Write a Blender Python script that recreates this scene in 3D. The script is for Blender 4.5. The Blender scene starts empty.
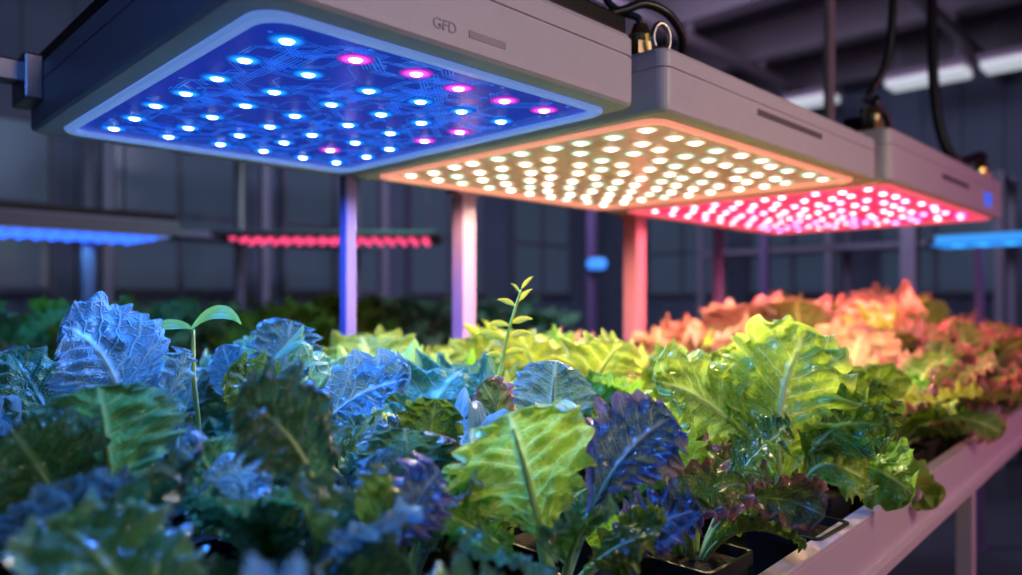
import bpy, bmesh, math, random
from mathutils import Vector, Matrix, noise
R = random.Random(11)
SC = bpy.context.scene
C = SC.collection
SQ = math.sqrt(.5)
CAMZ = 1.3
F = 725.0
PI = math.pi
A45 = PI/4
def P(s, t, z): return Vector(((s-t)*SQ, (s+t)*SQ, z))
def px(u, v, Y): return Vector(((u-511)/F*Y, Y, CAMZ+(300-v)/F*Y))
ORD = ['first','second','third','fourth','fifth','sixth','seventh','eighth','ninth','tenth','eleventh','twelfth','thirteenth','fourteenth','fifteenth','sixteenth','seventeenth','eighteenth','nineteenth','twentieth']

# ------------------------------------------------------------------ materials
def newmat(name):
    m = bpy.data.materials.new(name); m.use_nodes = True
    nt = m.node_tree; nt.nodes.clear()
    return m, nt, nt.nodes, nt.links
def mth(nt, op, a, b=None, clamp=False):
    n = nt.nodes.new('ShaderNodeMath'); n.operation = op; n.use_clamp = clamp
    for i, x in enumerate((a, b)):
        if x is None: continue
        if isinstance(x, (int, float)): n.inputs[i].default_value = x
        else: nt.links.new(x, n.inputs[i])
    return n.outputs[0]
def mrange(nt, x, a, b, c, d):
    n = nt.nodes.new('ShaderNodeMapRange'); n.clamp = True
    nt.links.new(x, n.inputs[0])
    for i, v in zip((1,2,3,4), (a,b,c,d)): n.inputs[i].default_value = v
    return n.outputs[0]
def mixc(nt, f, a, b):
    n = nt.nodes.new('ShaderNodeMix'); n.data_type = 'RGBA'
    if isinstance(f, (int, float)): n.inputs[0].default_value = f
    else: nt.links.new(f, n.inputs[0])
    for i, x in ((6, a), (7, b)):
        if isinstance(x, tuple): n.inputs[i].default_value = (x[0], x[1], x[2], 1)
        else: nt.links.new(x, n.inputs[i])
    return n.outputs[2]
def mat(name, col, rough=.5, metal=0, var=.15, scale=30, bump=0, emit=None, estr=0):
    m, nt, N, L = newmat(name)
    out = N.new('ShaderNodeOutputMaterial'); b = N.new('ShaderNodeBsdfPrincipled')
    tc = N.new('ShaderNodeTexCoord'); no = N.new('ShaderNodeTexNoise'); no.inputs['Scale'].default_value = scale
    no.inputs['Detail'].default_value = 4
    L.new(tc.outputs['Object'], no.inputs['Vector'])
    c = mixc(nt, no.outputs[0], tuple(x*(1-var) for x in col), tuple(min(1, x*(1+var)) for x in col))
    L.new(c, b.inputs['Base Color'])
    b.inputs['Roughness'].default_value = rough; b.inputs['Metallic'].default_value = metal
    if bump:
        bp = N.new('ShaderNodeBump'); bp.inputs['Strength'].default_value = bump; bp.inputs['Distance'].default_value = .004
        L.new(no.outputs[0], bp.inputs['Height']); L.new(bp.outputs[0], b.inputs['Normal'])
    if emit:
        b.inputs['Emission Color'].default_value = (*emit, 1); b.inputs['Emission Strength'].default_value = estr
    L.new(b.outputs[0], out.inputs[0])
    return m
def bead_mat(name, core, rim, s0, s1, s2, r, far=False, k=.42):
    # white-hot die; ring around it paints the bloom as fading emission
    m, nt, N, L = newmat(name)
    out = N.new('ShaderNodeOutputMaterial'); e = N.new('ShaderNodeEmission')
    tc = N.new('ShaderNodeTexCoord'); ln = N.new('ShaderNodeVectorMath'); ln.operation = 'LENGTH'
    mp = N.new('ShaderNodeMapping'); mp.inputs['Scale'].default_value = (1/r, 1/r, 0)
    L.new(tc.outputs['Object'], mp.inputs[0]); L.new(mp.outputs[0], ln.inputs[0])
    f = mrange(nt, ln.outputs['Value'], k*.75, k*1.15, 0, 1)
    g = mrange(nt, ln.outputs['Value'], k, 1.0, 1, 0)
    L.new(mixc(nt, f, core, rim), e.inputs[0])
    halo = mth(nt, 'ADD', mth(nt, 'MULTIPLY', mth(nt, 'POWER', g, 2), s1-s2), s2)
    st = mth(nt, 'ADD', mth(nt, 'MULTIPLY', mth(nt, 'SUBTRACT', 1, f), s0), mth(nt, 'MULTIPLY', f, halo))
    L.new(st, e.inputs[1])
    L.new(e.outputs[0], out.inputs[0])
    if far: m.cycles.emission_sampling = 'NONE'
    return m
def leaf_mat(name, base, dark, vein, edge, nvein=8, tr=.34, rough=.26, edge_amt=.6, ret=.45, vmin=.55):
    m, nt, N, L = newmat(name)
    out = N.new('ShaderNodeOutputMaterial'); b = N.new('ShaderNodeBsdfPrincipled')
    uv = N.new('ShaderNodeUVMap'); sp = N.new('ShaderNodeSeparateXYZ'); L.new(uv.outputs[0], sp.inputs[0])
    oi = N.new('ShaderNodeObjectInfo')
    no = N.new('ShaderNodeTexNoise'); no.inputs['Scale'].default_value = 7; no.inputs['Detail'].default_value = 4
    L.new(uv.outputs[0], no.inputs['Vector'])
    a = mth(nt, 'MULTIPLY', mth(nt, 'ABSOLUTE', mth(nt, 'SUBTRACT', sp.outputs[1], .5)), 2)
    mid = mrange(nt, a, .02, .1, 1, 0)
    w = mth(nt, 'SUBTRACT', mth(nt, 'MULTIPLY', sp.outputs[0], nvein), mth(nt, 'MULTIPLY', a, nvein*.22))
    w = mth(nt, 'ADD', w, mth(nt, 'MULTIPLY', no.outputs[0], .4))
    fr = mth(nt, 'ABSOLUTE', mth(nt, 'SUBTRACT', mth(nt, 'FRACT', w), .5))
    lat = mrange(nt, fr, .015, .085, 1, 0)
    lat = mth(nt, 'MULTIPLY', lat, mrange(nt, a, .1, 1, 1, .35))
    vo = N.new('ShaderNodeTexVoronoi'); vo.feature = 'DISTANCE_TO_EDGE'; vo.inputs['Scale'].default_value = 15
    mp = N.new('ShaderNodeMapping'); mp.inputs['Scale'].default_value = (1.5, 1, 1)
    L.new(uv.outputs[0], mp.inputs[0]); L.new(mp.outputs[0], vo.inputs['Vector'])
    re = mrange(nt, vo.outputs['Distance'], .0, .12, ret, 0)
    v = mth(nt, 'MAXIMUM', mth(nt, 'MAXIMUM', mid, lat), re)
    c = mixc(nt, no.outputs[0], dark, base)
    c = mixc(nt, mth(nt, 'MULTIPLY', mth(nt, 'POWER', a, 3), edge_amt), c, edge)
    c = mixc(nt, mth(nt, 'MULTIPLY', v, .65), c, vein)
    hs = N.new('ShaderNodeHueSaturation'); L.new(c, hs.inputs['Color'])
    L.new(mrange(nt, oi.outputs['Random'], 0, 1, vmin, 1.3), hs.inputs['Value'])
    L.new(mrange(nt, oi.outputs['Random'], 0, 1, .485, .515), hs.inputs['Hue'])
    c = hs.outputs[0]
    L.new(c, b.inputs['Base Color']); b.inputs['Roughness'].default_value = rough
    b.inputs['Specular IOR Level'].default_value = .6
    bp = N.new('ShaderNodeBump'); bp.inputs['Strength'].default_value = .9; bp.inputs['Distance'].default_value = .0045
    L.new(mth(nt, 'SUBTRACT', mth(nt, 'MULTIPLY', no.outputs[0], .4), v), bp.inputs['Height'])
    L.new(bp.outputs[0], b.inputs['Normal'])
    t = N.new('ShaderNodeBsdfTranslucent'); L.new(c, t.inputs[0])
    mx = N.new('ShaderNodeMixShader'); mx.inputs[0].default_value = tr
    L.new(b.outputs[0], mx.inputs[1]); L.new(t.outputs[0], mx.inputs[2]); L.new(mx.outputs[0], out.inputs[0])
    return m
LM = {
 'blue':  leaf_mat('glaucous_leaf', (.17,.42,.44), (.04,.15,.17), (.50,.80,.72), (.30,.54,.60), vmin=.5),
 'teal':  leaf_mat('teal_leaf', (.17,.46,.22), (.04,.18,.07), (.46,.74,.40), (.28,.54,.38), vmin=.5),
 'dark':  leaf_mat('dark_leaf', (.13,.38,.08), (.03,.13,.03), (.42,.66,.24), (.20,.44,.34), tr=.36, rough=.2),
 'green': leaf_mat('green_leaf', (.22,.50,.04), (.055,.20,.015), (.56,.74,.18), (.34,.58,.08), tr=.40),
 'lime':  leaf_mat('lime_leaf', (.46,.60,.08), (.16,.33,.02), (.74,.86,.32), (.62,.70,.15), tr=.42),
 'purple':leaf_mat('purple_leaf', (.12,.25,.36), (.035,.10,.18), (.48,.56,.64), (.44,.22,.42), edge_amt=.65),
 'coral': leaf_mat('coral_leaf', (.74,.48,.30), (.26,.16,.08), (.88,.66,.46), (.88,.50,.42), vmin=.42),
 'redgreen': leaf_mat('red_edged_leaf', (.24,.40,.07), (.07,.16,.03), (.58,.60,.24), (.76,.18,.32), edge_amt=.95),
 'sprout': leaf_mat('sprout_leaf', (.70,.76,.06), (.5,.62,.04), (.85,.85,.15), (.74,.78,.08), tr=.45, vmin=.95),
 'seed': leaf_mat('seedling_leaf', (.34,.66,.12), (.22,.52,.08), (.5,.78,.3), (.36,.68,.16), tr=.42, vmin=.9, ret=.1),
}
M_stalk = mat('pale_stalk', (.50,.66,.22), .4, var=.2)
M_sprout = mat('sprout_stem', (.74,.80,.10), .4, var=.15)
M_stalkb = mat('bluish_stalk', (.36,.58,.45), .4, var=.2)
M_pot = mat('black_plastic', (.012,.012,.014), .38, var=.3)
M_soil = mat('potting_soil', (.03,.018,.012), .95, var=.6, scale=120, bump=1)
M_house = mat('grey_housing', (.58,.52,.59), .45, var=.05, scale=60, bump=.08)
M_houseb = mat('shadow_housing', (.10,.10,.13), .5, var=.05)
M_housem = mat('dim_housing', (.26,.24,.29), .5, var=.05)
M_black = mat('black_metal', (.012,.012,.014), .4, metal=.3)
M_cable = mat('black_rubber', (.010,.010,.012), .35)
M_brass = mat('brass', (.62,.45,.2), .25, metal=1)
M_chrome = mat('polished_steel', (.42,.38,.36), .3, metal=1)
M_steel = mat('dull_steel', (.35,.36,.4), .35, metal=1)
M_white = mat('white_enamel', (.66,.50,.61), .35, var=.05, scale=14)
M_tray = mat('tray_plastic', (.05,.05,.06), .4, var=.2)
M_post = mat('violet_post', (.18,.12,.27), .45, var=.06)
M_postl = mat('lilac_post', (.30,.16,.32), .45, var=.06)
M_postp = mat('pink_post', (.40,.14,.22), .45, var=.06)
M_slot = mat('dark_slot', (.14,.12,.14), .5)
M_mark = mat('faint_print', (.36,.32,.36), .5)
M_wall = mat('wall_sheet', (.21,.26,.36), .6, var=.2, scale=3)
M_floor = mat('concrete', (.10,.10,.115), .45, var=.35, scale=5, bump=.2)
M_ceil = mat('ceiling_sheet', (.14,.13,.16), .7, var=.2, scale=2)
M_beam = mat('painted_steel', (.35,.29,.33), .5, var=.15)
M_frame = mat('window_steel', (.22,.22,.29), .5, var=.15)
M_rack = mat('rack_steel', (.32,.29,.38), .5, var=.15)
M_pane = mat('dim_pane', (.10,.13,.17), .2, emit=(.30,.46,.76), estr=.08)
M_tube = mat('fluorescent', (.9,.9,.9), .5, emit=(.85,.92,1), estr=.55)

# ------------------------------------------------------------------ mesh helpers
def link(name, me, parent=None, m=None):
    o = bpy.data.objects.new(name, me); C.objects.link(o)
    if parent: o.parent = parent
    if m and not me.materials: me.materials.append(m)
    return o
def obj(name, bm, m, parent=None, smooth=False):
    bmesh.ops.recalc_face_normals(bm, faces=bm.faces)
    me = bpy.data.meshes.new(name); bm.to_mesh(me); bm.free()
    if smooth:
        for p in me.polygons: p.use_smooth = True
    return link(name, me, parent, m)
def tag(o, label, cat, group=None):
    o['label'] = label; o['category'] = cat
    if group: o['group'] = group
    return o
def struct(o): o['kind'] = 'structure'; return o
def empty(name, loc, rz=0):
    o = bpy.data.objects.new(name, None); C.objects.link(o)
    o.empty_display_size = .05
    o.location = loc; o.rotation_euler = (0, 0, rz); return o
def box(bm, x0, x1, y0, y1, z0, z1, bev=0):
    vs = [bm.verts.new((x, y, z)) for z in (z0, z1) for x, y in ((x0,y0),(x1,y0),(x1,y1),(x0,y1))]
    fs = [bm.faces.new([vs[i] for i in q]) for q in ((0,3,2,1),(4,5,6,7),(0,1,5,4),(1,2,6,5),(2,3,7,6),(3,0,4,7))]
    if bev:
        es = list({e for f in fs for e in f.edges})
        bmesh.ops.bevel(bm, geom=es, offset=bev, segments=2, affect='EDGES', profile=.6)
def B(*boxes, bev=0):
    bm = bmesh.new()
    for b in boxes: box(bm, *b, bev=bev)
    return bm
def rrect(cx, cy, hx, hy, r, n=6):
    pts = []
    for k, (sx, sy) in enumerate(((1,1),(-1,1),(-1,-1),(1,-1))):
        for i in range(n+1):
            a = k*PI/2 + i/n*PI/2
            pts.append((cx+sx*(hx-r)+r*math.cos(a), cy+sy*(hy-r)+r*math.sin(a)))
    return pts
def loft(bm, loops, cap0=True, cap1=True):
    vl = [[bm.verts.new(p) for p in lp] for lp in loops]
    n = len(vl[0])
    for a, b in zip(vl, vl[1:]):
        for i in range(n): bm.faces.new((a[i], a[(i+1)%n], b[(i+1)%n], b[i]))
    if cap0: bm.faces.new(list(reversed(vl[0])))
    if cap1: bm.faces.new(vl[-1])
def catmull(pts, n=8):
    pts = [Vector(p) for p in pts]
    q = [pts[0]*2-pts[1]] + pts + [pts[-1]*2-pts[-2]]
    out = []
    for i in range(1, len(q)-2):
        for k in range(n):
            t = k/n; a, b, c, d = q[i-1:i+3]
            out.append(.5*((2*b)+(c-a)*t+(2*a-5*b+4*c-d)*t*t+(3*b-a-3*c+d)*t**3))
    out.append(pts[-1]); return out
def tube(bm, path, rad, n=8):
    rings = []; up = None
    for i, p in enumerate(path):
        T = (path[min(i+1, len(path)-1)]-path[max(i-1, 0)]).normalized()
        if up is None: up = Vector((0,0,1)) if abs(T.z) < .9 else Vector((1,0,0))
        S = T.cross(up)
        if S.length < 1e-4: S = T.orthogonal()
        S.normalize(); U = S.cross(T); up = U
        r = rad(i/(len(path)-1)) if callable(rad) else rad
        rings.append([p+S*r*math.cos(k/n*2*PI)+U*r*math.sin(k/n*2*PI) for k in range(n)])
    loft(bm, rings)
def cyl(bm, p0, p1, r0, r1=None, n=14):
    r1 = r0 if r1 is None else r1
    tube(bm, [Vector(p0), Vector(p1)], lambda t: r0+(r1-r0)*t, n)

# ------------------------------------------------------------------ camera
cam = bpy.data.cameras.new('camera'); co = bpy.data.objects.new('camera', cam); C.objects.link(co)
co.location = (0, 0, CAMZ); co.rotation_euler = (PI/2, 0, 0)
cam.sensor_width = 36; cam.lens = F/1022*36; cam.shift_y = 12.5/1022
cam.clip_start = .02
cam.dof.use_dof = True; cam.dof.focus_distance = .98; cam.dof.aperture_fstop = 1.8
SC.camera = co
SC.view_settings.view_transform = 'Standard'
SC.view_settings.look = 'None'
SC.view_settings.gamma = .94

# ------------------------------------------------------------------ room
def local(bm, name, m, **k):
    o = obj(name, bm, m, **k); o.rotation_euler = (0, 0, A45); return o
struct(local(B((-3, 8.6, -3, 6.6, -.1, 0)), 'floor', M_floor))
struct(local(B((-3, 8.6, -3, 6.6, 3.95, 4.05)), 'ceiling', M_ceil))
def wall_bm(along_x, a0, a1, c, th):
    bm = bmesh.new(); x = a0
    while x < a1-.01:            # ribbed sheet cladding
        for (u0, u1, d) in ((x, x+.30, 0), (x+.30, x+.36, -.03)):
            if along_x: box(bm, u0, u1, c+d, c+th, 0, 3.95)
            else: box(bm, c+d, c+th, u0, u1, 0, 3.95)
        x += .36
    return bm
struct(local(wall_bm(True, -3, 8.6, 6.5, .1), 'wall_left', M_wall))
struct(local(wall_bm(False, -3, 6.5, 8.5, .1), 'wall_back', M_wall))
wn = 0
def window(s0, t0, along_s, w, z0, z1):
    global wn; wn += 1
    o = empty('window_%d' % wn, P(s0, t0, z0), A45 if along_s else A45-PI/2); struct(o)
    h = z1-z0; f = .05
    bm = B((-w/2, w/2, -.07, 0, 0, f), (-w/2, w/2, -.07, 0, h-f, h), (-w/2, -w/2+f, -.07, 0, f, h-f), (w/2-f, w/2, -.07, 0, f, h-f),
           (-.02, .02, -.06, 0, f, h-f), (-w/2+f, w/2-f, -.06, 0, h*.5-.02, h*.5+.02))
    obj('window_frame', bm, M_frame, o)
    obj('window_pane', B((-w/2+f, w/2-f, -.03, -.02, f, h-f)), M_pane, o)
for s in (.9, 2.4, 3.9, 5.4, 7.0): window(s, 6.46, True, 1.15, 1.35, 2.7)
for t in (5.2, 3.7, 2.2, .7): window(8.46, t, False, 1.15, 1.35, 2.5)
for i, s in enumerate((7.9, 6.6, 5.3, 4.0, 2.7)):
    bm = B((-.03, .03, -3, 6.45, 3.60, 3.95), (-.09, .09, -3, 6.45, 3.58, 3.60))
    o = obj('roof_beam', bm, M_beam); o.location = P(s, 0, 0); o.rotation_euler = (0, 0, A45)
    tag(o, 'dark steel roof beam, %s crossing beam counted from the far wall' % ORD[i], 'beam')
for i, t in enumerate((1.6, 3.2, 4.8)):
    bm = B((-2.9, 8.45, -.03, .03, 3.42, 3.5))
    o = obj('roof_purlin', bm, M_beam); o.location = P(0, t, 0); o.rotation_euler = (0, 0, A45)
    for s in (7.9, 6.6, 5.3, 4.0, 2.7):
        obj('hanger_strap', B((s-.02, s+.02, -.02, .02, 3.5, 3.585)), M_beam, o)
    tag(o, 'thin lengthwise steel roof purlin below the beams, %s from the right' % ORD[i], 'beam')
for i, (t0, t1) in enumerate(((.9, 1.55), (1.62, 2.3), (2.75, 3.25))):
    o = empty('ceiling_light', P(7.25, (t0+t1)/2, 3.25), A45); h = (t1-t0)/2
    obj('lamp_body', B((-.16, .16, -h, h, .06, .12), bev=.01), M_white, o)
    obj('tube', B((-.14, .14, -h+.02, h-.02, 0, .06), bev=.02), M_tube, o)
    for y in (-h*.7, h*.7): obj('hanger', B((-.008, .008, y-.008, y+.008, .12, .70)), M_steel, o)
    tag(o, ('white fluorescent ceiling light at the right edge of the upper right', 'white fluorescent ceiling light in line, left of the one at right edge', 'short white fluorescent ceiling light seen just above the warm panel end')[i], 'ceiling light')
def rack(loc, rz, w, h, label):
    o = empty('storage_rack', loc, rz); tag(o, label, 'rack')
    for x in (-w/2, 0, w/2):
        for y in (-.22, .22): obj('upright', B((x-.03, x+.03, y-.03, y+.03, 0, h)), M_rack, o)
    for z in (.35, 1.05, 1.75, h-.06):
        if z < h: obj('shelf', B((-w/2, w/2, -.25, .25, z, z+.045)), M_rack, o)
rack(P(2.6, 5.5, 0), A45, 2.2, 2.5, 'tall grey steel rack by the wall behind the background red light')
rack(P(6.9, 2.6, 0), A45-PI/2, 2.6, 2.3, 'grey steel rack near the far wall behind the red panel')

# ------------------------------------------------------------------ grow lights
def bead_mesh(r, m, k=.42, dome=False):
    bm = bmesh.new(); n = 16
    prof = ((1, 0), (.95, -.02), (k, -.04), (k*.85, -.11), (k*.5, -.15))  # wide flat ring carries the painted halo
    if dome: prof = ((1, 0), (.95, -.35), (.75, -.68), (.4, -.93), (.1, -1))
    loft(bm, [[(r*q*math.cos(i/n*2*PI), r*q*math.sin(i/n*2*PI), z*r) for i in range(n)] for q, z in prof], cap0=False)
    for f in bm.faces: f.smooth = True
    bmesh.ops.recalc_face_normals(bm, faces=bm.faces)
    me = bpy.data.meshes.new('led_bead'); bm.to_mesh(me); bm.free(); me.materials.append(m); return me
ZB = .0045
def grow_light(hs, ht, H, ps, pt, beads, nx, ny, mboard, mbezel, label, lamp=None, trace=None, pink=None, group=None, z=1.6, jit=.006, top=(.012, .03), mh=None, endbead=None):
    cs, ct = (hs[0]+hs[1])/2, (ht[0]+ht[1])/2
    o = empty('grow_light', P(cs, ct, z), A45); tag(o, label, 'grow light', group)
    hx, hy = (hs[1]-hs[0])/2, (ht[1]-ht[0])/2
    pcx, pcy = (ps[0]+ps[1])/2-cs, (pt[0]+pt[1])/2-ct; phx, phy = (ps[1]-ps[0])/2, (pt[1]-pt[0])/2
    bm = bmesh.new()
    prof = ((.006, .002), (.001, .006), (0, .014), (0, H*.66), (.003, H*.67), (.003, H*.685), (0, H*.695), (0, H-.010), (.004, H-.003), (.012, H))
    lp = [[(x, y, q) for x, y in rrect(pcx, pcy, phx+.017, phy+.017, .035)] for q in (.026, .002)]
    loft(bm, lp+[[(x, y, zz) for x, y in rrect(0, 0, hx-i, hy-i, .022)] for i, zz in prof])
    obj('housing', bm, mh or M_house, o)
    bm = bmesh.new()
    fr = [rrect(pcx, pcy, phx+a, phy+a, .035) for a in (.016, .016, .013, .003, 0, 0)]
    zz = (.025, -.001, -.004, -.004, -.001, .025)
    loft(bm, [[(x, y, q) for x, y in l] for l, q in zip(fr, zz)], cap0=False, cap1=False)
    obj('bezel', bm, mbezel, o)
    bm = bmesh.new()
    loft(bm, [[(x, y, q) for x, y in rrect(pcx, pcy, phx, phy, .03)] for q in (ZB, .0255)])
    bmesh.ops.recalc_face_normals(bm, faces=bm.faces)
    if trace:
        n0 = len(bm.faces); rr = random.Random(3)
        for k in range(trace[1]):
            x, y = pcx+rr.uniform(-.93, .93)*phx, pcy+rr.uniform(-.94, .94)*phy
            d = rr.choice((0, 2, 4, 6, 1, 3)); par = rr.randint(1, 4)
            for q in range(rr.randint(2, 5)):
                L_ = rr.uniform(.012, .07); a = d*PI/4
                x2, y2 = x+L_*math.cos(a), y+L_*math.sin(a)
                if abs(x2-pcx) > phx*.93 or abs(y2-pcy) > phy*.94: break
                nv_ = Vector((-math.sin(a), math.cos(a))); wv = nv_*.0008
                for e in range(par):
                    ox, oy = nv_.x*e*.0048, nv_.y*e*.0048
                    bm.faces.new([bm.verts.new((xx+ox, yy+oy, ZB-.0003)) for xx, yy in ((x-wv.x, y-wv.y), (x2-wv.x, y2-wv.y), (x2+wv.x, y2+wv.y), (x+wv.x, y+wv.y))])
                x, y = x2, y2; d += rr.choice((-1, 1))
            r = .0034
            bm.faces.new([bm.verts.new((x+r*math.cos(i*PI/4), y+r*math.sin(i*PI/4), ZB-.0005)) for i in range(8)])
        bm.faces.ensure_lookup_table()
        for f in bm.faces[n0:]: f.material_index = 1
    me = bpy.data.meshes.new('circuit_board'); bm.to_mesh(me); bm.free(); me.materials.append(mboard)
    if trace: me.materials.append(trace[0])
    bd = link('circuit_board', me, o)
    rr = random.Random(5)
    for j in range(ny):
        for i in range(nx):
            x = pcx+(-1+2*(i+.5)/nx)*phx*.97+rr.uniform(-jit, jit); y = pcy+(-1+2*(j+.5)/ny)*phy*.97+rr.uniform(-jit, jit)
            me = beads[0]
            if pink and ((j == 0 and i > 0) or rr.random() < .05): me = pink
            elif len(beads) > 1 and rr.random() < .36: me = beads[1]
            if endbead and i >= nx-3 and rr.random() < .45: me = endbead
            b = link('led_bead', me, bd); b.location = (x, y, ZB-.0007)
    if top:
        i_, h_ = top
        obj('top_plate', B((-hx+i_, hx-i_, -hy+i_, hy-i_, H, H+h_), bev=.004), M_black, o)
    if lamp:
        col, w, a, bq = lamp
        ld = bpy.data.lights.new('led_lamp', 'SPOT'); ld.energy = w/(a*bq); ld.color = col; ld.spot_size = math.radians(168); ld.spot_blend = .45
        ld.shadow_soft_size = 0
        for i in range(a):
            for j in range(bq):
                l = bpy.data.objects.new('led_lamp', ld); C.objects.link(l); l.parent = o
                l.location = (pcx+(-1+2*(i+.5)/a)*phx, pcy+(-1+2*(j+.5)/bq)*phy, -.012)
    return o
M_trace = mat('lit_trace', (.05,.25,.7), .3, metal=.3, emit=(.03,.24,1), estr=.5)  # trace emission stands in for LED light on the board
M_tracew = mat('warm_trace', (.6,.4,.26), .3, metal=.3)
M_bdb = mat('blue_board', (.008,.05,.34), .22, var=.6, scale=14, emit=(.004,.06,.85), estr=.36)  # board emissions stand in for LED light diffused over them
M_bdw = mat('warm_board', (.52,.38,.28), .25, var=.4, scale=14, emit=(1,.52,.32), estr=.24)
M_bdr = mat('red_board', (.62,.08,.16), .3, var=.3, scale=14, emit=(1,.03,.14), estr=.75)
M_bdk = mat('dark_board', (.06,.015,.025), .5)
M_bzb = mat('blue_lit_bezel', (.35,.42,.65), .25, emit=(.20,.40,1), estr=.5)  # bezel emissions stand in for LED light caught in the rim
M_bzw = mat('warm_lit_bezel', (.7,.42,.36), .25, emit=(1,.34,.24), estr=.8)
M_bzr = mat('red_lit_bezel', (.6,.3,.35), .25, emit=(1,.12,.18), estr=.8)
M_cy = mat('cyan_glow', (.1,.3,.5), .4, emit=(.03,.35,1), estr=.9)
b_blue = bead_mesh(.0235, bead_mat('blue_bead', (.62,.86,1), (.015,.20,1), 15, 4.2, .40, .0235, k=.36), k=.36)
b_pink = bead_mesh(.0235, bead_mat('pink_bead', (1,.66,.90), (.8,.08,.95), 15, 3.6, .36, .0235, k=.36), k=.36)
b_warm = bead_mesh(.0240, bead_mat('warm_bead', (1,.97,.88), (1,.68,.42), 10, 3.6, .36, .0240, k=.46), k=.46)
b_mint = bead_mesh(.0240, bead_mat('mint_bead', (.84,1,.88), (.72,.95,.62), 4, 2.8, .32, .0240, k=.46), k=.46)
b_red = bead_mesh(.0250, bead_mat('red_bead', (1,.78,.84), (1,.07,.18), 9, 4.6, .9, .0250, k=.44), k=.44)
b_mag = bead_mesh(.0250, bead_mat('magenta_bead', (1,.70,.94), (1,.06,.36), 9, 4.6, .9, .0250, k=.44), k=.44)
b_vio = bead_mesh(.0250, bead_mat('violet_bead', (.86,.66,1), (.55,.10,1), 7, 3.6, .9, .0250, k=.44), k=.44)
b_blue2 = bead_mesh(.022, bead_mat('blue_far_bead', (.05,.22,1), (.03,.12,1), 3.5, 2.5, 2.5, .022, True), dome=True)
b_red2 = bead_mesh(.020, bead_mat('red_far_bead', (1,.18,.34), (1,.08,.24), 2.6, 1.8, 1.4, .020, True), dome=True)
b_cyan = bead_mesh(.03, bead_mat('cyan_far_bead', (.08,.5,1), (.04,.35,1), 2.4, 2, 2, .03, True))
g1 = grow_light((.31,.945), (.665,1.545), .115, (.36,.915), (.72,1.465), [b_blue], 6, 7, M_bdb, M_bzb,
    'nearest grow light panel with blue and pink LEDs over circuit board', lamp=((.055,.23,1), 78, 3, 3), trace=(M_trace, 190), pink=b_pink)
g2 = grow_light((.985,1.945), (.64,1.545), .108, (1.03,1.89), (.69,1.47), [b_warm, b_mint], 10, 10, M_bdw, M_bzw,
    'middle grow light panel glowing warm white between blue and red panels', lamp=((1,.79,.44), 86, 3, 3), jit=.009, trace=(M_tracew, 60), top=(.06, .018))
g3 = grow_light((1.965,3.2), (.615,1.53), .140, (2.02,3.14), (.655,1.45), [b_red, b_mag], 10, 10, M_bdr, M_bzr,
    'farthest panel of the main row glowing red and pink', lamp=((1,.31,.28), 80, 3, 3), jit=.012, top=(.06, .018), endbead=b_vio)
# front markings
cu = bpy.data.curves.new('marking', 'FONT'); cu.body = 'GFD'; cu.size = .019; cu.extrude = .0004
to = bpy.data.objects.new('tmp', cu); C.objects.link(to); bpy.context.view_layer.update()
me = bpy.data.meshes.new_from_object(to.evaluated_get(bpy.context.evaluated_depsgraph_get())); bpy.data.objects.remove(to)
o = link('marking', me, g1, M_mark); o.location = (.535-.6275, -.4405, .020); o.rotation_euler = (PI/2, 0, 0)
obj('marking_bar', B((.592-.6275, .655-.6275, -.4408, -.4395, .022, .031)), M_mark, g1)
obj('vent_slot', B((1.30-1.465, 1.60-1.465, -.4535, -.4515, .050, .062)), M_slot, g2)
obj('vent_slot', B((2.42-2.5825, 2.72-2.5825, -.4585, -.4565, .06, .076)), M_slot, g3)
M_ind = mat('blue_indicator', (.05,.1,.6), .3, emit=(.05,.15,1), estr=.8)
obj('indicator_light', B((2.93-2.5825, 3.03-2.5825, -.4595, -.4565, .03, .075), bev=.001), M_ind, g3)
# bracket on the left end of the blue panel
bm = B((-.58, -.316, .375, .41, .075, .115), (-.345, -.316, .33, .43, .04, .118), bev=.004)
br = obj('hinge_bracket', bm, M_steel, g1)
bm = bmesh.new(); cyl(bm, (-.40, .365, .095), (-.40, .38, .095), .014); obj('bolt', bm, M_black, br)
# hanger rod above the red panel
bm = bmesh.new(); cyl(bm, (.22, .02, .158), (.22, .02, 2.35), .020)
cyl(bm, (.22, .02, .158), (.22, .02, .185), .05); obj('hanger_rod', bm, M_beam, g3)
# connectors
for g, x, y, zz, k in ((g2, -.452, -.385, .108, 1.15), (g3, -.575, -.40, .140, 1.4), (g3, .56, -.40, .140, 1.6)):
    bm = bmesh.new(); cyl(bm, (x, y, zz), (x, y, zz+.018*k), .020*k, n=6); cyl(bm, (x, y, zz+.018*k), (x, y, zz+.030*k), .016*k); cyl(bm, (x, y, zz+.030*k), (x, y, zz+.046*k), .018*k, .011*k)
    obj('cable_connector', bm, M_brass, g)
    obj('connector_block', B((x+.03*k, x+.10*k, y+.03, y+.09, zz, zz+.04*k), bev=.004), M_black, g)
bm = bmesh.new()   # snap hook by the first connector
tube(bm, [Vector((-.452+.004+.015*math.cos(a), -.425-.006*math.cos(a), .130+.024*math.sin(a))) for a in [(-.35+1.6*i/24)*PI for i in range(25)]], .0045, 8)
cyl(bm, (-.45, -.425, .100), (-.45, -.425, .116), .010)
obj('snap_hook', bm, M_chrome, g2, smooth=True)
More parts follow.
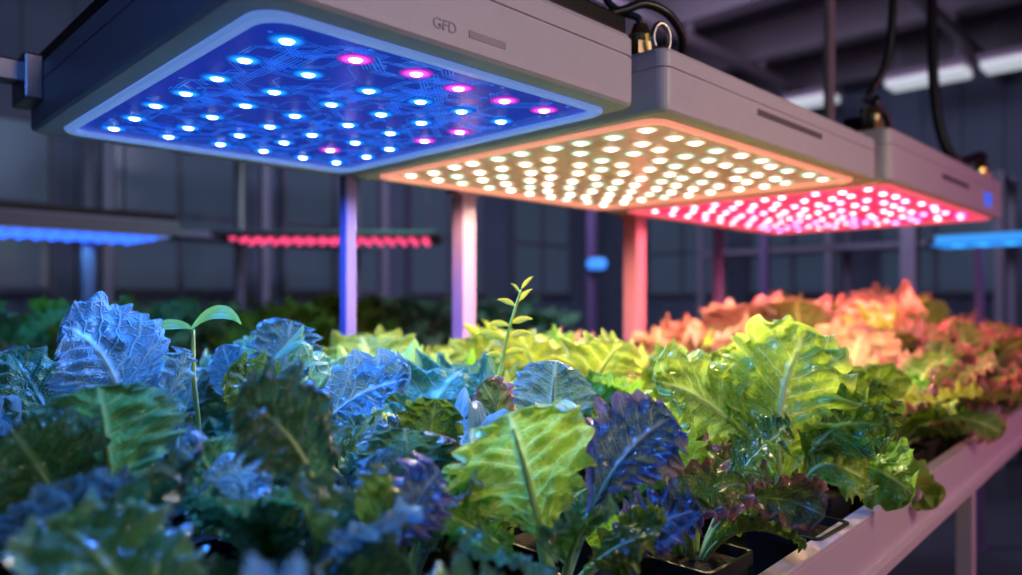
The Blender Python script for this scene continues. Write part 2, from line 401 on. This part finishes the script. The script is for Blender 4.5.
# cables
def cable(pts, r, label):
    bm = bmesh.new(); tube(bm, catmull(pts, 10), r, 10); o = obj('power_cable', bm, M_cable, smooth=True); tag(o, label, 'cable')
c2 = P(1.465-.452, 1.0925-.385, 1.6+.108+.045); c3 = P(2.5825-.575, 1.0725-.40, 1.6+.140+.055); c4 = P(2.5825+.56, 1.0725-.40, 1.6+.140+.065)
cable([P(.90,.74,1.742), px(585,22,1.19), px(590,8,1.19), px(604,14,1.20), px(624,10,1.21), px(645,4,1.22), px(668,14,1.24), px(682,36,1.27), px(681,58,1.30), px(676,72,1.33)], .0075, 'black power cable looping between the blue and warm panels')
cable([c2, c2+Vector((-.003,0,.02)), px(622,12,1.22), px(606,-2,1.22), px(600,-40,1.22), px(600,-300,1.22), px(602,-1200,1.22)], .006, 'thin black cable from the brass connector up beside the blue panel')
cable([c3, c3+Vector((.01,0,.03)), px(866,98,2.0), px(884,68,2.02), px(892,20,2.02), px(894,-80,2.02), px(896,-520,2.02), px(898,-640,2.02)], .011, 'black cable rising from the joint of warm and red panels')
cable([px(862,112,1.98), px(878,108,2.0), px(888,122,2.02), px(889,150,2.04)], .009, 'short looped cable tucked behind the joint of warm and red panels')
cable([c4, c4+Vector((0,0,.03)), px(955,160,2.65), px(938,120,2.65), px(932,40,2.65), px(932,-100,2.65), px(934,-430,2.65)], .018, 'thick black cable hanging down to the far end of the red panel')
# ------------------------------------------------------------------ posts
def post(s, t, z1, w, label, plate=True, m=None, group=None):
    o = empty('support_post', P(s, t, 0), A45); tag(o, label, 'post', group)
    obj('upright', B((-w/2, w/2, -w/2, w/2, .012, z1-.012), bev=.004), m or M_post, o)
    obj('base_plate', B((-w, w, -w, w, 0, .012)), m or M_post, o)
    if plate: obj('top_bracket', B((-w*.95, w*.95, -w*.6, w*.6, z1-.022, z1), bev=.003), m or M_post, o)
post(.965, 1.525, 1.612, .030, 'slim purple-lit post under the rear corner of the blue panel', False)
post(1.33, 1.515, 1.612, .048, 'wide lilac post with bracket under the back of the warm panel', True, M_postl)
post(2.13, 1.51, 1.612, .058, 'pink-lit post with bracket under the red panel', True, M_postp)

# ------------------------------------------------------------------ background rows
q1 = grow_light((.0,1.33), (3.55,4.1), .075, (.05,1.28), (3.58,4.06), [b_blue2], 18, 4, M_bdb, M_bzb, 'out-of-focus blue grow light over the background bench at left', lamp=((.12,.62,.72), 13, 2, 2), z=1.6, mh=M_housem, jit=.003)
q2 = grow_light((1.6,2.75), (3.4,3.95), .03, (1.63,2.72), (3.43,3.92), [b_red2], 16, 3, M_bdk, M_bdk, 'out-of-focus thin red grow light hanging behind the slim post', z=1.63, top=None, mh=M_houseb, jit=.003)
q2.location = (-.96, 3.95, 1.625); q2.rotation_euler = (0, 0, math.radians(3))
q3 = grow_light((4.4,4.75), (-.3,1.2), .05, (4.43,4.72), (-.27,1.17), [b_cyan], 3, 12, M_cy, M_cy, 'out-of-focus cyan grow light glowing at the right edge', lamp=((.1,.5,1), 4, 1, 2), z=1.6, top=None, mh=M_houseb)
obj('side_diffuser', B((-.182, -.175, -.70, .70, .004, .046), bev=.001), M_cy, q3)
for g, pts, zz in ((q1, (-.5, .5), .10), (q2, (-.5, .5), .03), (q3, (0,), .05)):
    for x in pts:
        bm = bmesh.new(); cyl(bm, (x, 0, zz), (x, 0, 2.32), .006, n=6); obj('hanger_wire', bm, M_steel, g)
post(1.06, 4.03, 1.60, .05, 'blue-lit post below the background blue grow light', False)
post(3.15, 1.75, 2.1, .04, 'thin blue-purple post behind the coral plants', False)
post(4.42, .95, 1.59, .04, 'thin blue-lit post under the cyan grow light', False)
post(4.0, 3.2, 2.6, .05, 'dim grey post far behind, between the pink post and warm panel', False)
post(5.4, 2.6, 2.8, .06, 'dim grey post beside the far wall behind the red panel', False)
post(5.0, 1.45, 1.9, .09, 'broad dim upright far behind the end of the red panel', False, M_rack)
# small blue lamp on a stand
o = empty('signal_lamp', P(3.98, 3.13, 1.5), A45-PI/2+.35)
bm = bmesh.new(); loft(bm, [[(x, q, y+.05) for x, y in rrect(0, 0, a, a*.55, a*.5)] for a, q in ((.075, -.02), (.085, -.01), (.085, .03))]); obj('lamp_case', bm, M_black, o)
bm = bmesh.new(); loft(bm, [[(x, q, y+.05) for x, y in rrect(0, 0, a, a*.55, a*.5)] for a, q in ((.05, -.034), (.07, -.03), (.075, -.02))])
obj('lens', bm, mat('cyan_lens', (.1,.3,.6), .3, emit=(.04,.28,1), estr=.9), o)
tag(o, 'small glowing blue signal lamp far behind on a dim post', 'lamp')

# ------------------------------------------------------------------ bench
def bench(s0, s1, t0, t1, ztray, ztop, legs, label, rot=0, piv=None):
    o = empty('growing_bench', P((s0+s1)/2, (t0+t1)/2, 0), A45+rot); tag(o, label, 'bench')
    if piv:      # turned about the rail point piv = (s, t)
        a = P(piv[0], piv[1], 0); d = o.location-a
        o.location = a+Matrix.Rotation(rot, 3, 'Z')@d
    hx, hy = (s1-s0)/2, (t1-t0)/2
    obj('tray', B((-hx+.02, hx-.02, -hy+.02, hy-.02, ztray-.02, ztray)), M_tray, o)
    for sg in (-1, 1):
        y = sg*hy
        ya, yb = sorted((y, y-sg*.018)); yc, yd = sorted((y, y-sg*.026)); ye, yf = sorted((y+sg*.012, y-sg*.03))
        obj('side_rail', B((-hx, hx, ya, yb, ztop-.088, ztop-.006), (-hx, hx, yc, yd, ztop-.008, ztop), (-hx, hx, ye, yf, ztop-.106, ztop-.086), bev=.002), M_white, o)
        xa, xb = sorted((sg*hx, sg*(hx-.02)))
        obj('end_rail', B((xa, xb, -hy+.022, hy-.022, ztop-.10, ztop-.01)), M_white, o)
    for x in legs:
        for sg in (-1, 1):
            yy = sg*(hy-.045)
            obj('leg', B((x-(s0+s1)/2-.02, x-(s0+s1)/2+.02, yy-.02, yy+.02, 0, ztray-.02), bev=.003), M_white, o)
    return o
ZT, ZP = .862, .958
ROT = math.radians(2.4)
bench(-.25, 3.75, .406, 1.41, ZT, .955, (.0, 1.15, 2.18, 3.4), 'white metal growing bench with side rail holding the lettuces', ROT, (1.02, .406))
bench(-.2, 4.2, 3.3, 4.4, .90, .97, (.1, 1.5, 2.9, 4.1), 'blurred background growing bench below the blue and red lights')

# ------------------------------------------------------------------ leaves
BM_ = {'savoy': .48, 'frill': .66, 'jag': .55, 'plain': .45}
def wprof(b, style):
    b = max(0.0, min(1.0, b))
    if style == 'point': return max(.03, math.sin(PI*b**.85)**1.0)
    m = BM_[style]
    if b < m:
        q = b/m; return max(.05, (q*q*(3-2*q))**.72)
    q = (b-m)/(1-m); return math.sqrt(max(0.0, 1-q**2.6))
ST = { # lobe depth, n lobes, ruffle, n ruffles, cup, crinkle, puff, teeth
 'savoy': (.10, 11, .060, 8, .07, .12, .060, .028),
 'frill': (.10, 9, .130, 8, .03, .12, .035, .022),
 'jag':   (.18, 10, .095, 8, .06, .11, .045, .028),
 'plain': (0, 1, 0, 1, .12, .0, .02, 0),
 'point': (0, 1, 0, 1, .12, .0, .02, 0),
}
def leaf_bm(p0, p1, p2, width, nrm, style, seed, pst=.3, nu=40, nv=18, nvein=8):
    bm = bmesh.new(); uvl = bm.loops.layers.uv.new('UVMap')
    rr = random.Random(seed); ph = [rr.uniform(0, 6.28) for _ in range(8)]
    jg, nl, rf, nr, cup, cr, pf, te = ST[style]
    bez = lambda x: p0*(1-x)**2+p1*2*x*(1-x)+p2*x*x
    tan = lambda x: ((p1-p0)*(1-x)+(p2-p1)*x).normalized()
    Lb = (p2-p0).length*(1-pst)
    bs = [.42*(i/nu)+.58*math.sin(i/nu*PI/2) for i in range(nu+1)]
    arc = [0]
    for i in range(nu):
        arc.append(arc[-1]+math.hypot((bs[i+1]-bs[i])*Lb, (wprof(bs[i+1], style)-wprof(bs[i], style))*width/2))
    arc = [x/arc[-1] for x in arc]
    rows = []; uvs = {}
    for i, b in enumerate(bs):
        x = pst+(1-pst)*b; q = arc[i]
        c = bez(x); T = tan(x); N = (nrm-T*nrm.dot(T)).normalized(); S = T.cross(N)
        wp = wprof(b, style); w = wp*width/2; row = []
        fade = min(1, b*4)*(1-max(0, (b-.97)/.03))
        for j in range(nv+1):
            v = -1+2*j/nv; a = abs(v); sd = 0 if v < 0 else 1
            qq = q+.06*noise.noise(Vector((q*4, sd*7.3, seed*.77)))
            e = 1-jg*a*a*(1-abs(math.sin(PI*nl*qq+ph[sd]))**.8)*fade+te*a**3*math.sin(2*PI*nl*1.9*qq+ph[2+sd])
            e *= 1+.12*noise.noise(Vector((q*3, sd*3.1+seed*.3, 1.7)))
            h = cup*v*v
            h += rf*a**2.2*(math.sin(2*PI*nr*qq+ph[4+sd])*(.7+.7*noise.noise(Vector((q*5, sd*5.1, seed*.41))))+.32*math.sin(2*PI*nr*1.83*qq+ph[6+sd]))*fade
            h += (cr*noise.noise(Vector((b*5, v*2.4, seed*1.7)))+cr*.4*noise.noise(Vector((b*11, v*5, seed*2.7))))*min(1, a*3)*fade
            h += pf*abs(math.cos(PI*(b*nvein-a*nvein*.22)))*min(1, a*4)*(1-a*.5)*fade
            p = c+S*(v*w*e)+N*(h*width)+T*(a*w*e*.18*(1-b*.8))
            vv = bm.verts.new(p); row.append(vv); uvs[vv] = (b, (v+1)/2)
        rows.append(row)
    for i in range(nu):
        for j in range(nv):
            f = bm.faces.new((rows[i][j], rows[i+1][j], rows[i+1][j+1], rows[i][j+1])); f.smooth = True
            for l in f.loops: l[uvl].uv = uvs[l.vert]
    return bm, bez, tan
def stalk_into(bm, bez, tan, nrm, width, x1=.9, r=None, mi=0):
    r = r or width*.05; n0 = len(bm.faces); path = []
    for i in range(19):
        x = x1*i/18; T = tan(x); N = (nrm-T*nrm.dot(T)).normalized()
        path.append(bez(x)-N*r*.25)
    tube(bm, path, lambda t: r*(1.15-1.0*t), 7)
    bm.faces.ensure_lookup_table()
    for f in bm.faces[n0:]: f.material_index = mi; f.smooth = True
def mesh_of(bm, name, mats):
    me = bpy.data.meshes.new(name); bm.to_mesh(me); bm.free()
    for m in mats: me.materials.append(m)
    return me
# pool of leaves growing towards +x from the origin (unit length)
POOL = {}
for style in ('savoy', 'frill', 'jag'):
    for ring, els, e2o in (('inner', (82, 76, 79, 80), 14), ('mid', (72, 64, 76, 68), 26), ('outer', (56, 48, 62, 52), 36)):
        lst = []
        for k, el in enumerate(els):
            e = math.radians(el); e2 = math.radians(el-e2o-6*k)
            p1 = Vector((math.cos(e)*.6, 0, math.sin(e)*.66)); p2 = Vector((math.cos(e2)*.95, R.uniform(-.08,.08), math.sin(e2)*.95))
            wd = {'savoy': .66, 'frill': .78, 'jag': .62}[style]*R.uniform(.85, 1.1)
            nm = Vector((-math.sin(e), R.uniform(-.15,.15), math.cos(e)))
            sd = R.randrange(10000)
            bm, bez, tan = leaf_bm(Vector((0,0,0)), p1, p2, wd, nm, style, sd, pst=.18, nu=96, nv=20)
            stalk_into(bm, bez, tan, nm, wd, r=.026, mi=1)
            lst.append(bm)
        POOL[style, ring] = lst
POOLM = {}
def pooled(style, ring, k, cname):
    key = (style, ring, k, cname)
    if key not in POOLM:
        bm = POOL[style, ring][k].copy()
        POOLM[key] = mesh_of(bm, 'leaf', [LM[cname], M_stalkb if cname in ('blue', 'teal', 'purple') else M_stalk])
    return POOLM[key]
# pot
def pot_mesh():
    bm = bmesh.new(); h = ZP-ZT
    lp = lambda a, z: [(x, y, z) for x, y in rrect(0, 0, a, a, .012, 3)]
    loft(bm, [lp(.046, 0), (lp(.058, h-.016)), lp(.062, h-.016), lp(.062, h), lp(.057, h), lp(.055, h-.022)], cap1=True)
    bmesh.ops.recalc_face_normals(bm, faces=bm.faces)
    return mesh_of(bm, 'pot', [M_pot])
def soil_mesh():
    bm = bmesh.new(); h = ZP-ZT
    loft(bm, [[(x, y, z) for x, y in rrect(0, 0, a, a, .01, 3)] for a, z in ((.054, h-.02), (.054, h-.014), (.03, h-.007))])
    bmesh.ops.recalc_face_normals(bm, faces=bm.faces)
    return mesh_of(bm, 'soil', [M_soil])
ME_POT, ME_SOIL = pot_mesh(), soil_mesh()
def potted(name, s, t, zt=ZT):
    o = empty(name, P(s, t, zt), A45)
    p = link('pot', ME_POT, o); link('soil', ME_SOIL, p)
    return o
def rosette(o, style, cname, L, n=(5, 5, 3), cols=None, pc=.3, low=None):
    a0 = R.uniform(0, 6.28)
    for ring, cnt, sc, zoff in (('outer', n[0], .82, -.012), ('mid', n[1], .98, -.005), ('inner', n[2], 1.0, 0)):
        for i in range(cnt):
            c = cname if not cols or R.random() > pc else R.choice(cols)
            if low and ring == 'outer' and R.random() < .65: c = low
            l = link('leaf', pooled(style, ring, R.randrange(4), c), o)
            a = a0+i/cnt*2*PI+R.uniform(-.35, .35)
            l.location = (.016*math.cos(a), .016*math.sin(a), ZP-ZT+zoff)
            l.rotation_euler = (R.uniform(-.2,.2), R.uniform(-.14,.14), a)
            q = L*sc*R.uniform(.70, 1.12); l.scale = (q, q, q)
        a0 += .6

# hero plants: (root u, Y), leaves with tip pixel/depth on the real bed
HERO = []
def hero(name, rootu, rootY, label, cat='lettuce', keep=.125):
    X = (rootu-511)/F*rootY; s, t = (X+rootY)*SQ, (rootY-X)*SQ
    o = potted(name, s, t); o.rotation_euler = (0, 0, 0)
    for c in o.children: c.rotation_euler = (0, 0, A45)
    tag(o, label, cat); HERO.append((s, t, o, keep))
    return o
def hleaf(o, tip, width, style, cname, p1=None, nrm=(0,-.7,.7), pst=.3, lift=.04, seed=1, nvein=8, label=None, nu=110, nv=32):
    off = o.location
    p0 = Vector((0, 0, ZP-ZT-.01)); p2 = px(*tip)-off
    q1 = (px(*p1)-off) if p1 else p0.lerp(p2, .5)+Vector((0, 0, lift))
    nm = Vector(nrm).normalized()
    bm, bez, tan = leaf_bm(p0, q1, p2, width, nm, style, seed, pst=pst, nu=nu, nv=nv, nvein=nvein)
    l = link('leaf', mesh_of(bm, 'leaf', [LM[cname]]), o)
    bm = bmesh.new(); stalk_into(bm, bez, tan, nm, width)
    link('midrib', mesh_of(bm, 'midrib', [M_stalkb if cname in ('blue','teal','purple') else M_stalk]), l)
    if label: l['label'] = label
    return l

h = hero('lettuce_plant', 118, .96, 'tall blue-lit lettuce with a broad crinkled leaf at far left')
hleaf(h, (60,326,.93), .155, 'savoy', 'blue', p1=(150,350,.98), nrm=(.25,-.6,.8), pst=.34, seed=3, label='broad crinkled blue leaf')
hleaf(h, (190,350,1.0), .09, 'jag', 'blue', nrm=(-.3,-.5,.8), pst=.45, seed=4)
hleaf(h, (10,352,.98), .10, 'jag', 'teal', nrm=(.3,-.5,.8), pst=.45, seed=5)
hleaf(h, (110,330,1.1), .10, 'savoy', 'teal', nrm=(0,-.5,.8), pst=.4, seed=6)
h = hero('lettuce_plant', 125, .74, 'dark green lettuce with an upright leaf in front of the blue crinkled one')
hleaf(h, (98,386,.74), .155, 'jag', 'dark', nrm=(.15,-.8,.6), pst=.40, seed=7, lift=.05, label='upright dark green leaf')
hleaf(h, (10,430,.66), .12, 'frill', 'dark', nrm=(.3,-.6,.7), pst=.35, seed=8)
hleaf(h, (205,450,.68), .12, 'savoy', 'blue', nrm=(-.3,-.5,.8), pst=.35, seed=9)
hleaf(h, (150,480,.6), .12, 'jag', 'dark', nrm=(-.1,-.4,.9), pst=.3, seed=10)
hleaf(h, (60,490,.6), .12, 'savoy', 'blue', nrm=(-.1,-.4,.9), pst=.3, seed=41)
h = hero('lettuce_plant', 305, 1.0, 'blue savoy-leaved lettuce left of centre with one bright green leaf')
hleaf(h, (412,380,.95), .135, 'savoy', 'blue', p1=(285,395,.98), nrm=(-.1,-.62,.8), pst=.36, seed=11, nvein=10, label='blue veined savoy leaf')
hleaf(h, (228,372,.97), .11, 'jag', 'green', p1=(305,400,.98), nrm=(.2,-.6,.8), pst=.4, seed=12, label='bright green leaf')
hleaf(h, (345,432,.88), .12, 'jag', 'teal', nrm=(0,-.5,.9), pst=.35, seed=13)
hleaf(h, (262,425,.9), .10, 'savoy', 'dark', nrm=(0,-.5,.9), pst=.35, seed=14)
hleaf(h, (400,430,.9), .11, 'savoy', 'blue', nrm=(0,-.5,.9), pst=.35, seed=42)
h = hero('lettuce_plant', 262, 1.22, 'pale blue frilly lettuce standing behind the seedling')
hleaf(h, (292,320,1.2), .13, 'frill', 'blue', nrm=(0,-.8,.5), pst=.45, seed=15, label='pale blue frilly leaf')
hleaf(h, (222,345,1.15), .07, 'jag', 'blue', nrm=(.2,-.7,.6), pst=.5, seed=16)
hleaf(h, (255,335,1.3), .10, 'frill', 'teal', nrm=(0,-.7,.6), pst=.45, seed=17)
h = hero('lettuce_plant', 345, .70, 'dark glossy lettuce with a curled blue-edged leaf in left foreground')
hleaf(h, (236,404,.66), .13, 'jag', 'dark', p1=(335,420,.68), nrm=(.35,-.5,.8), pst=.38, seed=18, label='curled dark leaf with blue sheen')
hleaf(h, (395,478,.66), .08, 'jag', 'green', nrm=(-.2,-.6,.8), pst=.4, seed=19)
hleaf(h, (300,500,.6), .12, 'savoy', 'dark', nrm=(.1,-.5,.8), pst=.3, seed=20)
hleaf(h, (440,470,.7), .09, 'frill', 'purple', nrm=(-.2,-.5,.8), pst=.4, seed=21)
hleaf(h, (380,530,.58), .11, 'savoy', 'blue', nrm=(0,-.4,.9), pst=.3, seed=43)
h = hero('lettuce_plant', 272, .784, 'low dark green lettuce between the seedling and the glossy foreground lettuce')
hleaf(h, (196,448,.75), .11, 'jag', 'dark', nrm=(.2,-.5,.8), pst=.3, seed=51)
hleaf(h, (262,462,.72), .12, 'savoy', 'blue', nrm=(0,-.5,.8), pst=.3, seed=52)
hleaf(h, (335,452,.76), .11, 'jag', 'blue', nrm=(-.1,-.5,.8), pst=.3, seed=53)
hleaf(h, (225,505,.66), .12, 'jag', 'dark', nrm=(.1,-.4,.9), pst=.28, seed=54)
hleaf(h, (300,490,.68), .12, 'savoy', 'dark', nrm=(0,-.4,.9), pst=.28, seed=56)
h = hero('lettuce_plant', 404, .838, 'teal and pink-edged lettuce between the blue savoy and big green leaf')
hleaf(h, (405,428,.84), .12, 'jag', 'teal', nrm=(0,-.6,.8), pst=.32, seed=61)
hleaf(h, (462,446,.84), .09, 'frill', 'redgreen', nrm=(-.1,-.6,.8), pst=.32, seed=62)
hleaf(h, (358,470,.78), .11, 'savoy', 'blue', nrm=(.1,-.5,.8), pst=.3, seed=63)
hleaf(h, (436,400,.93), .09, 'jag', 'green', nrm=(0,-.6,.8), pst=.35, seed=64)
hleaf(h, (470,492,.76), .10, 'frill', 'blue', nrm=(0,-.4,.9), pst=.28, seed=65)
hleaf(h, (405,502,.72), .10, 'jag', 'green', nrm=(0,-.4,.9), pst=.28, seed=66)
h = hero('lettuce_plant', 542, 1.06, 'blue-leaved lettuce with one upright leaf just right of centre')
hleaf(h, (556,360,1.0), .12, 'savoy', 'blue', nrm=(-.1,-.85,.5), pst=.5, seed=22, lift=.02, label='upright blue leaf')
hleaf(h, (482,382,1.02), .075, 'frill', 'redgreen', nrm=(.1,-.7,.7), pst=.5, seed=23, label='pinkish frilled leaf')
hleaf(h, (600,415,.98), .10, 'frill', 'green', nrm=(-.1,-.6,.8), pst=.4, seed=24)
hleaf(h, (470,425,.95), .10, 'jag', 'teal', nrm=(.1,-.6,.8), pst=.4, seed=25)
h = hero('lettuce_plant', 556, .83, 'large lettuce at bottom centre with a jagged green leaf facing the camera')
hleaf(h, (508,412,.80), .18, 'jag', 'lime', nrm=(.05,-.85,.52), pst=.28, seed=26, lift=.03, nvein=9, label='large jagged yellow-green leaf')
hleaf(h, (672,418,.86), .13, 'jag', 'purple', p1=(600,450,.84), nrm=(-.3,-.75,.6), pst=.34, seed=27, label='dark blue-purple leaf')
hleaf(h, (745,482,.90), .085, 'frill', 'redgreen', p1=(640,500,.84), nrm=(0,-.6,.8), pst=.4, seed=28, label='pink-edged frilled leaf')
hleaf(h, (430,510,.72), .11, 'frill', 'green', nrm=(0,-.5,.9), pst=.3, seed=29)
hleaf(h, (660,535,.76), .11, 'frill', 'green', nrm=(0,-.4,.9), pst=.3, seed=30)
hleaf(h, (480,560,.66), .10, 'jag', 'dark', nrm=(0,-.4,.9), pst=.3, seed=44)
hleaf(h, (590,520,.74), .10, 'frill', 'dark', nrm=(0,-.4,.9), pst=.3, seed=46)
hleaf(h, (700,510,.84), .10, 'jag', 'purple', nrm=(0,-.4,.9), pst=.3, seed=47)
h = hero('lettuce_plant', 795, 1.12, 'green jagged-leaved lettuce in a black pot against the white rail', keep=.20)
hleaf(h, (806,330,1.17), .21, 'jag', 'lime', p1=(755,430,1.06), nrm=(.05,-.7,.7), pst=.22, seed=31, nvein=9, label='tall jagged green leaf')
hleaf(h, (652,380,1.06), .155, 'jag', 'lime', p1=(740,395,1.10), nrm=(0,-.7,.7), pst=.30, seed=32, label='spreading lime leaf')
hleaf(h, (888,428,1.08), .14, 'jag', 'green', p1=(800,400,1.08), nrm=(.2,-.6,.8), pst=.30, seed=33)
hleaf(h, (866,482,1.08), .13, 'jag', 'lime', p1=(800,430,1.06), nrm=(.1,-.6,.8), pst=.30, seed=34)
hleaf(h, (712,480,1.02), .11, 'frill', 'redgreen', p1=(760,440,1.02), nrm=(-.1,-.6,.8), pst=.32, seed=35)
hleaf(h, (718,350,1.18), .16, 'jag', 'lime', nrm=(0,-.7,.6), pst=.33, seed=36)
hleaf(h, (872,378,1.18), .15, 'jag', 'green', nrm=(0,-.7,.6), pst=.33, seed=37)

# seedling
def simple_leaf(p0, p2, sag, w, nrm, seed, style='plain'):
    return leaf_bm(p0, p0.lerp(p2, .5)+Vector((0,0,sag)), p2, w, Vector(nrm), style, seed, pst=0, nu=20, nv=8, nvein=6)[0]
h = hero('seedling', 197, 1.08, 'slender sprouting seedling with two long narrow leaves between blue lettuces', 'seedling')
off = h.location; topp = px(193,330,1.02)-off
bm = bmesh.new(); tube(bm, catmull([Vector((0,0,ZP-ZT-.012)), px(199,440,1.06)-off, px(194,380,1.03)-off, topp], 8), lambda t: .0044-.0015*t, 8)
link('stem', mesh_of(bm, 'stem', [M_stalk]), h)
for f in h.children[-1].data.polygons: f.use_smooth = True
link('leaf', mesh_of(simple_leaf(topp, px(241,325,1.0)-off, .036, .032, (.1,-.6,.75), 1, 'point'), 'leaf', [LM['seed']]), h)
link('leaf', mesh_of(simple_leaf(topp, px(142,333,1.03)-off, .016, .022, (0,-.6,.75), 2, 'point'), 'leaf', [LM['seed']]), h)
# herb shoot
def herb(rootu, rootY, pix, Y, tiers, label):
    h = hero('herb_shoot', rootu, rootY, label, 'herb'); off = h.location; rr = random.Random(8)
    path = catmull([Vector((0,0,ZP-ZT-.012))]+[px(u, v, Y)-off for u, v in pix], 12)
    bm = bmesh.new(); tube(bm, path, lambda t: .0046-.0028*t, 8); st = link('stem', mesh_of(bm, 'stem', [M_sprout]), h)
    for f in st.data.polygons: f.use_smooth = True
    for k, (fr, ln, up) in enumerate(tiers):
        for sg in (-1, 1):
            p = path[min(len(path)-1, int((fr+.012*sg)*(len(path)-1)))]
            l2 = ln*rr.uniform(.7, 1.15)
            d = Vector((sg*l2, rr.uniform(-.014, .010), up+rr.uniform(-.008, .010)))
            link('leaf', mesh_of(simple_leaf(p, p+d, .006, .38*l2, (-.1*sg,-.8,.6), k*2+sg, 'point'), 'leaf', [LM['sprout']]), h)
herb(500, 1.20, ((496,405),(503,360),(509,330),(521,290)), 1.10, ((.54,.034,.008),(.68,.040,.006),(.80,.042,.010),(.91,.032,.012),(1.0,.020,.016)), 'tall yellow-green herb shoot with spaced pairs of small leaves above lettuces')

# generic plants on a grid of pots
ROWS = (.53, .75, .95, 1.15, 1.325)
allp = [(s, t, o, kp) for s, t, o, kp in HERO]
heroes = {o for _, _, o, _ in HERO}
LOOK = {'blue':'blue-lit crinkled lettuce','teal':'teal frilly lettuce','dark':'dark green lettuce','green':'green jagged lettuce','lime':'lime frilly lettuce','purple':'purplish frilly lettuce','coral':'coral-lit frilly lettuce','redgreen':'red-edged green lettuce'}
new = []
for ri, t0 in enumerate(ROWS):
    s = .02+(.11 if ri % 2 else 0)
    while s < 3.55:
        ss = s+R.uniform(-.035,.035); tt = t0+(R.uniform(-.02,.02) if ri else R.uniform(-.005,.01))+(ss-1.0)*math.tan(ROT)
        s += .22
        X, Y = (ss-tt)*SQ, (ss+tt)*SQ
        if X/Y < -.80 or Y < .5: continue
        if any(max(abs(ss-a), abs(tt-b)) < kp for a, b, _, kp in allp): continue
        q = R.random(); L = .25; cols = None; pc = .3; low = None; n = (5, 5, 3)
        if ss > 1.3 and ri > 0 and R.random() < (.08 if ss < 1.9 else .12): continue
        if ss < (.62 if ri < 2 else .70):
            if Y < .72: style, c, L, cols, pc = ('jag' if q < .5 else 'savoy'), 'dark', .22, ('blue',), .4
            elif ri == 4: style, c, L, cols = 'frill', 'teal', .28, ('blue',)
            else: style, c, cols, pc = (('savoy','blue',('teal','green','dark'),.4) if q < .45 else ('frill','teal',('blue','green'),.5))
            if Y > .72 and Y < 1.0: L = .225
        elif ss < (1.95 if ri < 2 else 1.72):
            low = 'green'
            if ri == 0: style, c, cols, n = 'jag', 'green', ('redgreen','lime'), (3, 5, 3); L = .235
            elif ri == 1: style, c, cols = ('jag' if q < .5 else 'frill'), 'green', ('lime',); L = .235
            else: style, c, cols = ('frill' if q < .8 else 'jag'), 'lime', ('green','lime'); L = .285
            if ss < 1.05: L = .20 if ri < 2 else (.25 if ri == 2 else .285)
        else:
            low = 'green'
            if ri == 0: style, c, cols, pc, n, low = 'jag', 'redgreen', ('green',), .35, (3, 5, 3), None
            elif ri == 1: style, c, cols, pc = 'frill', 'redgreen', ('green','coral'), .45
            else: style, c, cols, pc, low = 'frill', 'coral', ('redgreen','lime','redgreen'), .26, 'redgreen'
            L = (.25 if ri == 0 else .31)+.05*min(1, max(0, (ss-1.95)/.8))
        L *= (R.uniform(.64, 1.28) if ss > 1.5 else R.uniform(.86, 1.14)) if Y > 1.1 and ri else 1
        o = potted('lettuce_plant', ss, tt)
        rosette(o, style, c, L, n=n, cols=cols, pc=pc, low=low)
        allp.append((ss, tt, o, .125)); new.append((ss, tt, o, c, ri))
for ri, t0 in enumerate(ROWS):
    row = sorted([p for p in allp if min(range(5), key=lambda k: abs(ROWS[k]+(p[0]-1)*math.tan(ROT)-p[1])) == ri], key=lambda p: p[0])
    for k, (s, t, o, kp) in enumerate(row):
        if o in heroes: continue
        c = [n[3] for n in new if n[2] is o][0]
        where = 'below the blue panel' if s < .95 else 'below the warm panel' if s < 1.95 else 'below the red panel'
        tag(o, '%s %s, %s row from white rail, %s along' % (LOOK[c], where, ORD[ri], ORD[k]), 'lettuce', 'potted lettuces on the near bench')
# background bench plants
for t0 in (3.5, 3.85, 4.15):
    s = .15
    while s < 3.9:
        o = potted('lettuce_plant', s+R.uniform(-.03,.03), t0, .90)
        rosette(o, 'frill', 'teal' if R.random() < .7 else 'green', .33, n=(3, 4, 3))
        tag(o, 'blurred green lettuce on the background bench behind the main crop', 'lettuce', 'blurred lettuces on the background bench')
        s += .26

# ------------------------------------------------------------------ light
w = bpy.data.worlds.new('world'); SC.world = w; w.use_nodes = True
w.node_tree.nodes['Background'].inputs[0].default_value = (.30, .40, .85, 1); w.node_tree.nodes['Background'].inputs[1].default_value = .02
def area(loc, target, size, col, e):  # added fill lights for foreground and background, not fixtures of the room
    l = bpy.data.lights.new('added_fill', 'AREA'); l.size = size; l.energy = e; l.color = col
    o = bpy.data.objects.new('added_fill', l); C.objects.link(o); o.location = loc
    o.rotation_euler = (Vector(target)-Vector(loc)).to_track_quat('-Z', 'Y').to_euler()
area(P(1.0, -2.4, 2.4), P(1.2, .6, 1.85), 1.4, (.95, .76, .92), 11)
area(P(3.2, -1.6, 1.5), P(2.0, .5, 1.1), 1.0, (1, .30, .56), 18)
area(P(1.35, -.75, 2.0), P(1.15, .6, 1.1), .35, (1, .90, .58), 8)
area(P(-.35, -.25, 2.1), P(.35, .7, 1.05), .3, (.10, .32, 1), 3.6)
area(P(3.0, 2.4, 3.3), P(7.5, 4.4, 1.4), 1.4, (.68, .66, 1), 64)
area(P(1.4, 2.9, 3.3), P(2.2, 6.4, 1.6), 1.4, (.46, .60, 1), 20)
area(P(2.1, 3.0, 1.95), P(2.1, 3.9, 1.1), .5, (.3, 1, .7), 3)
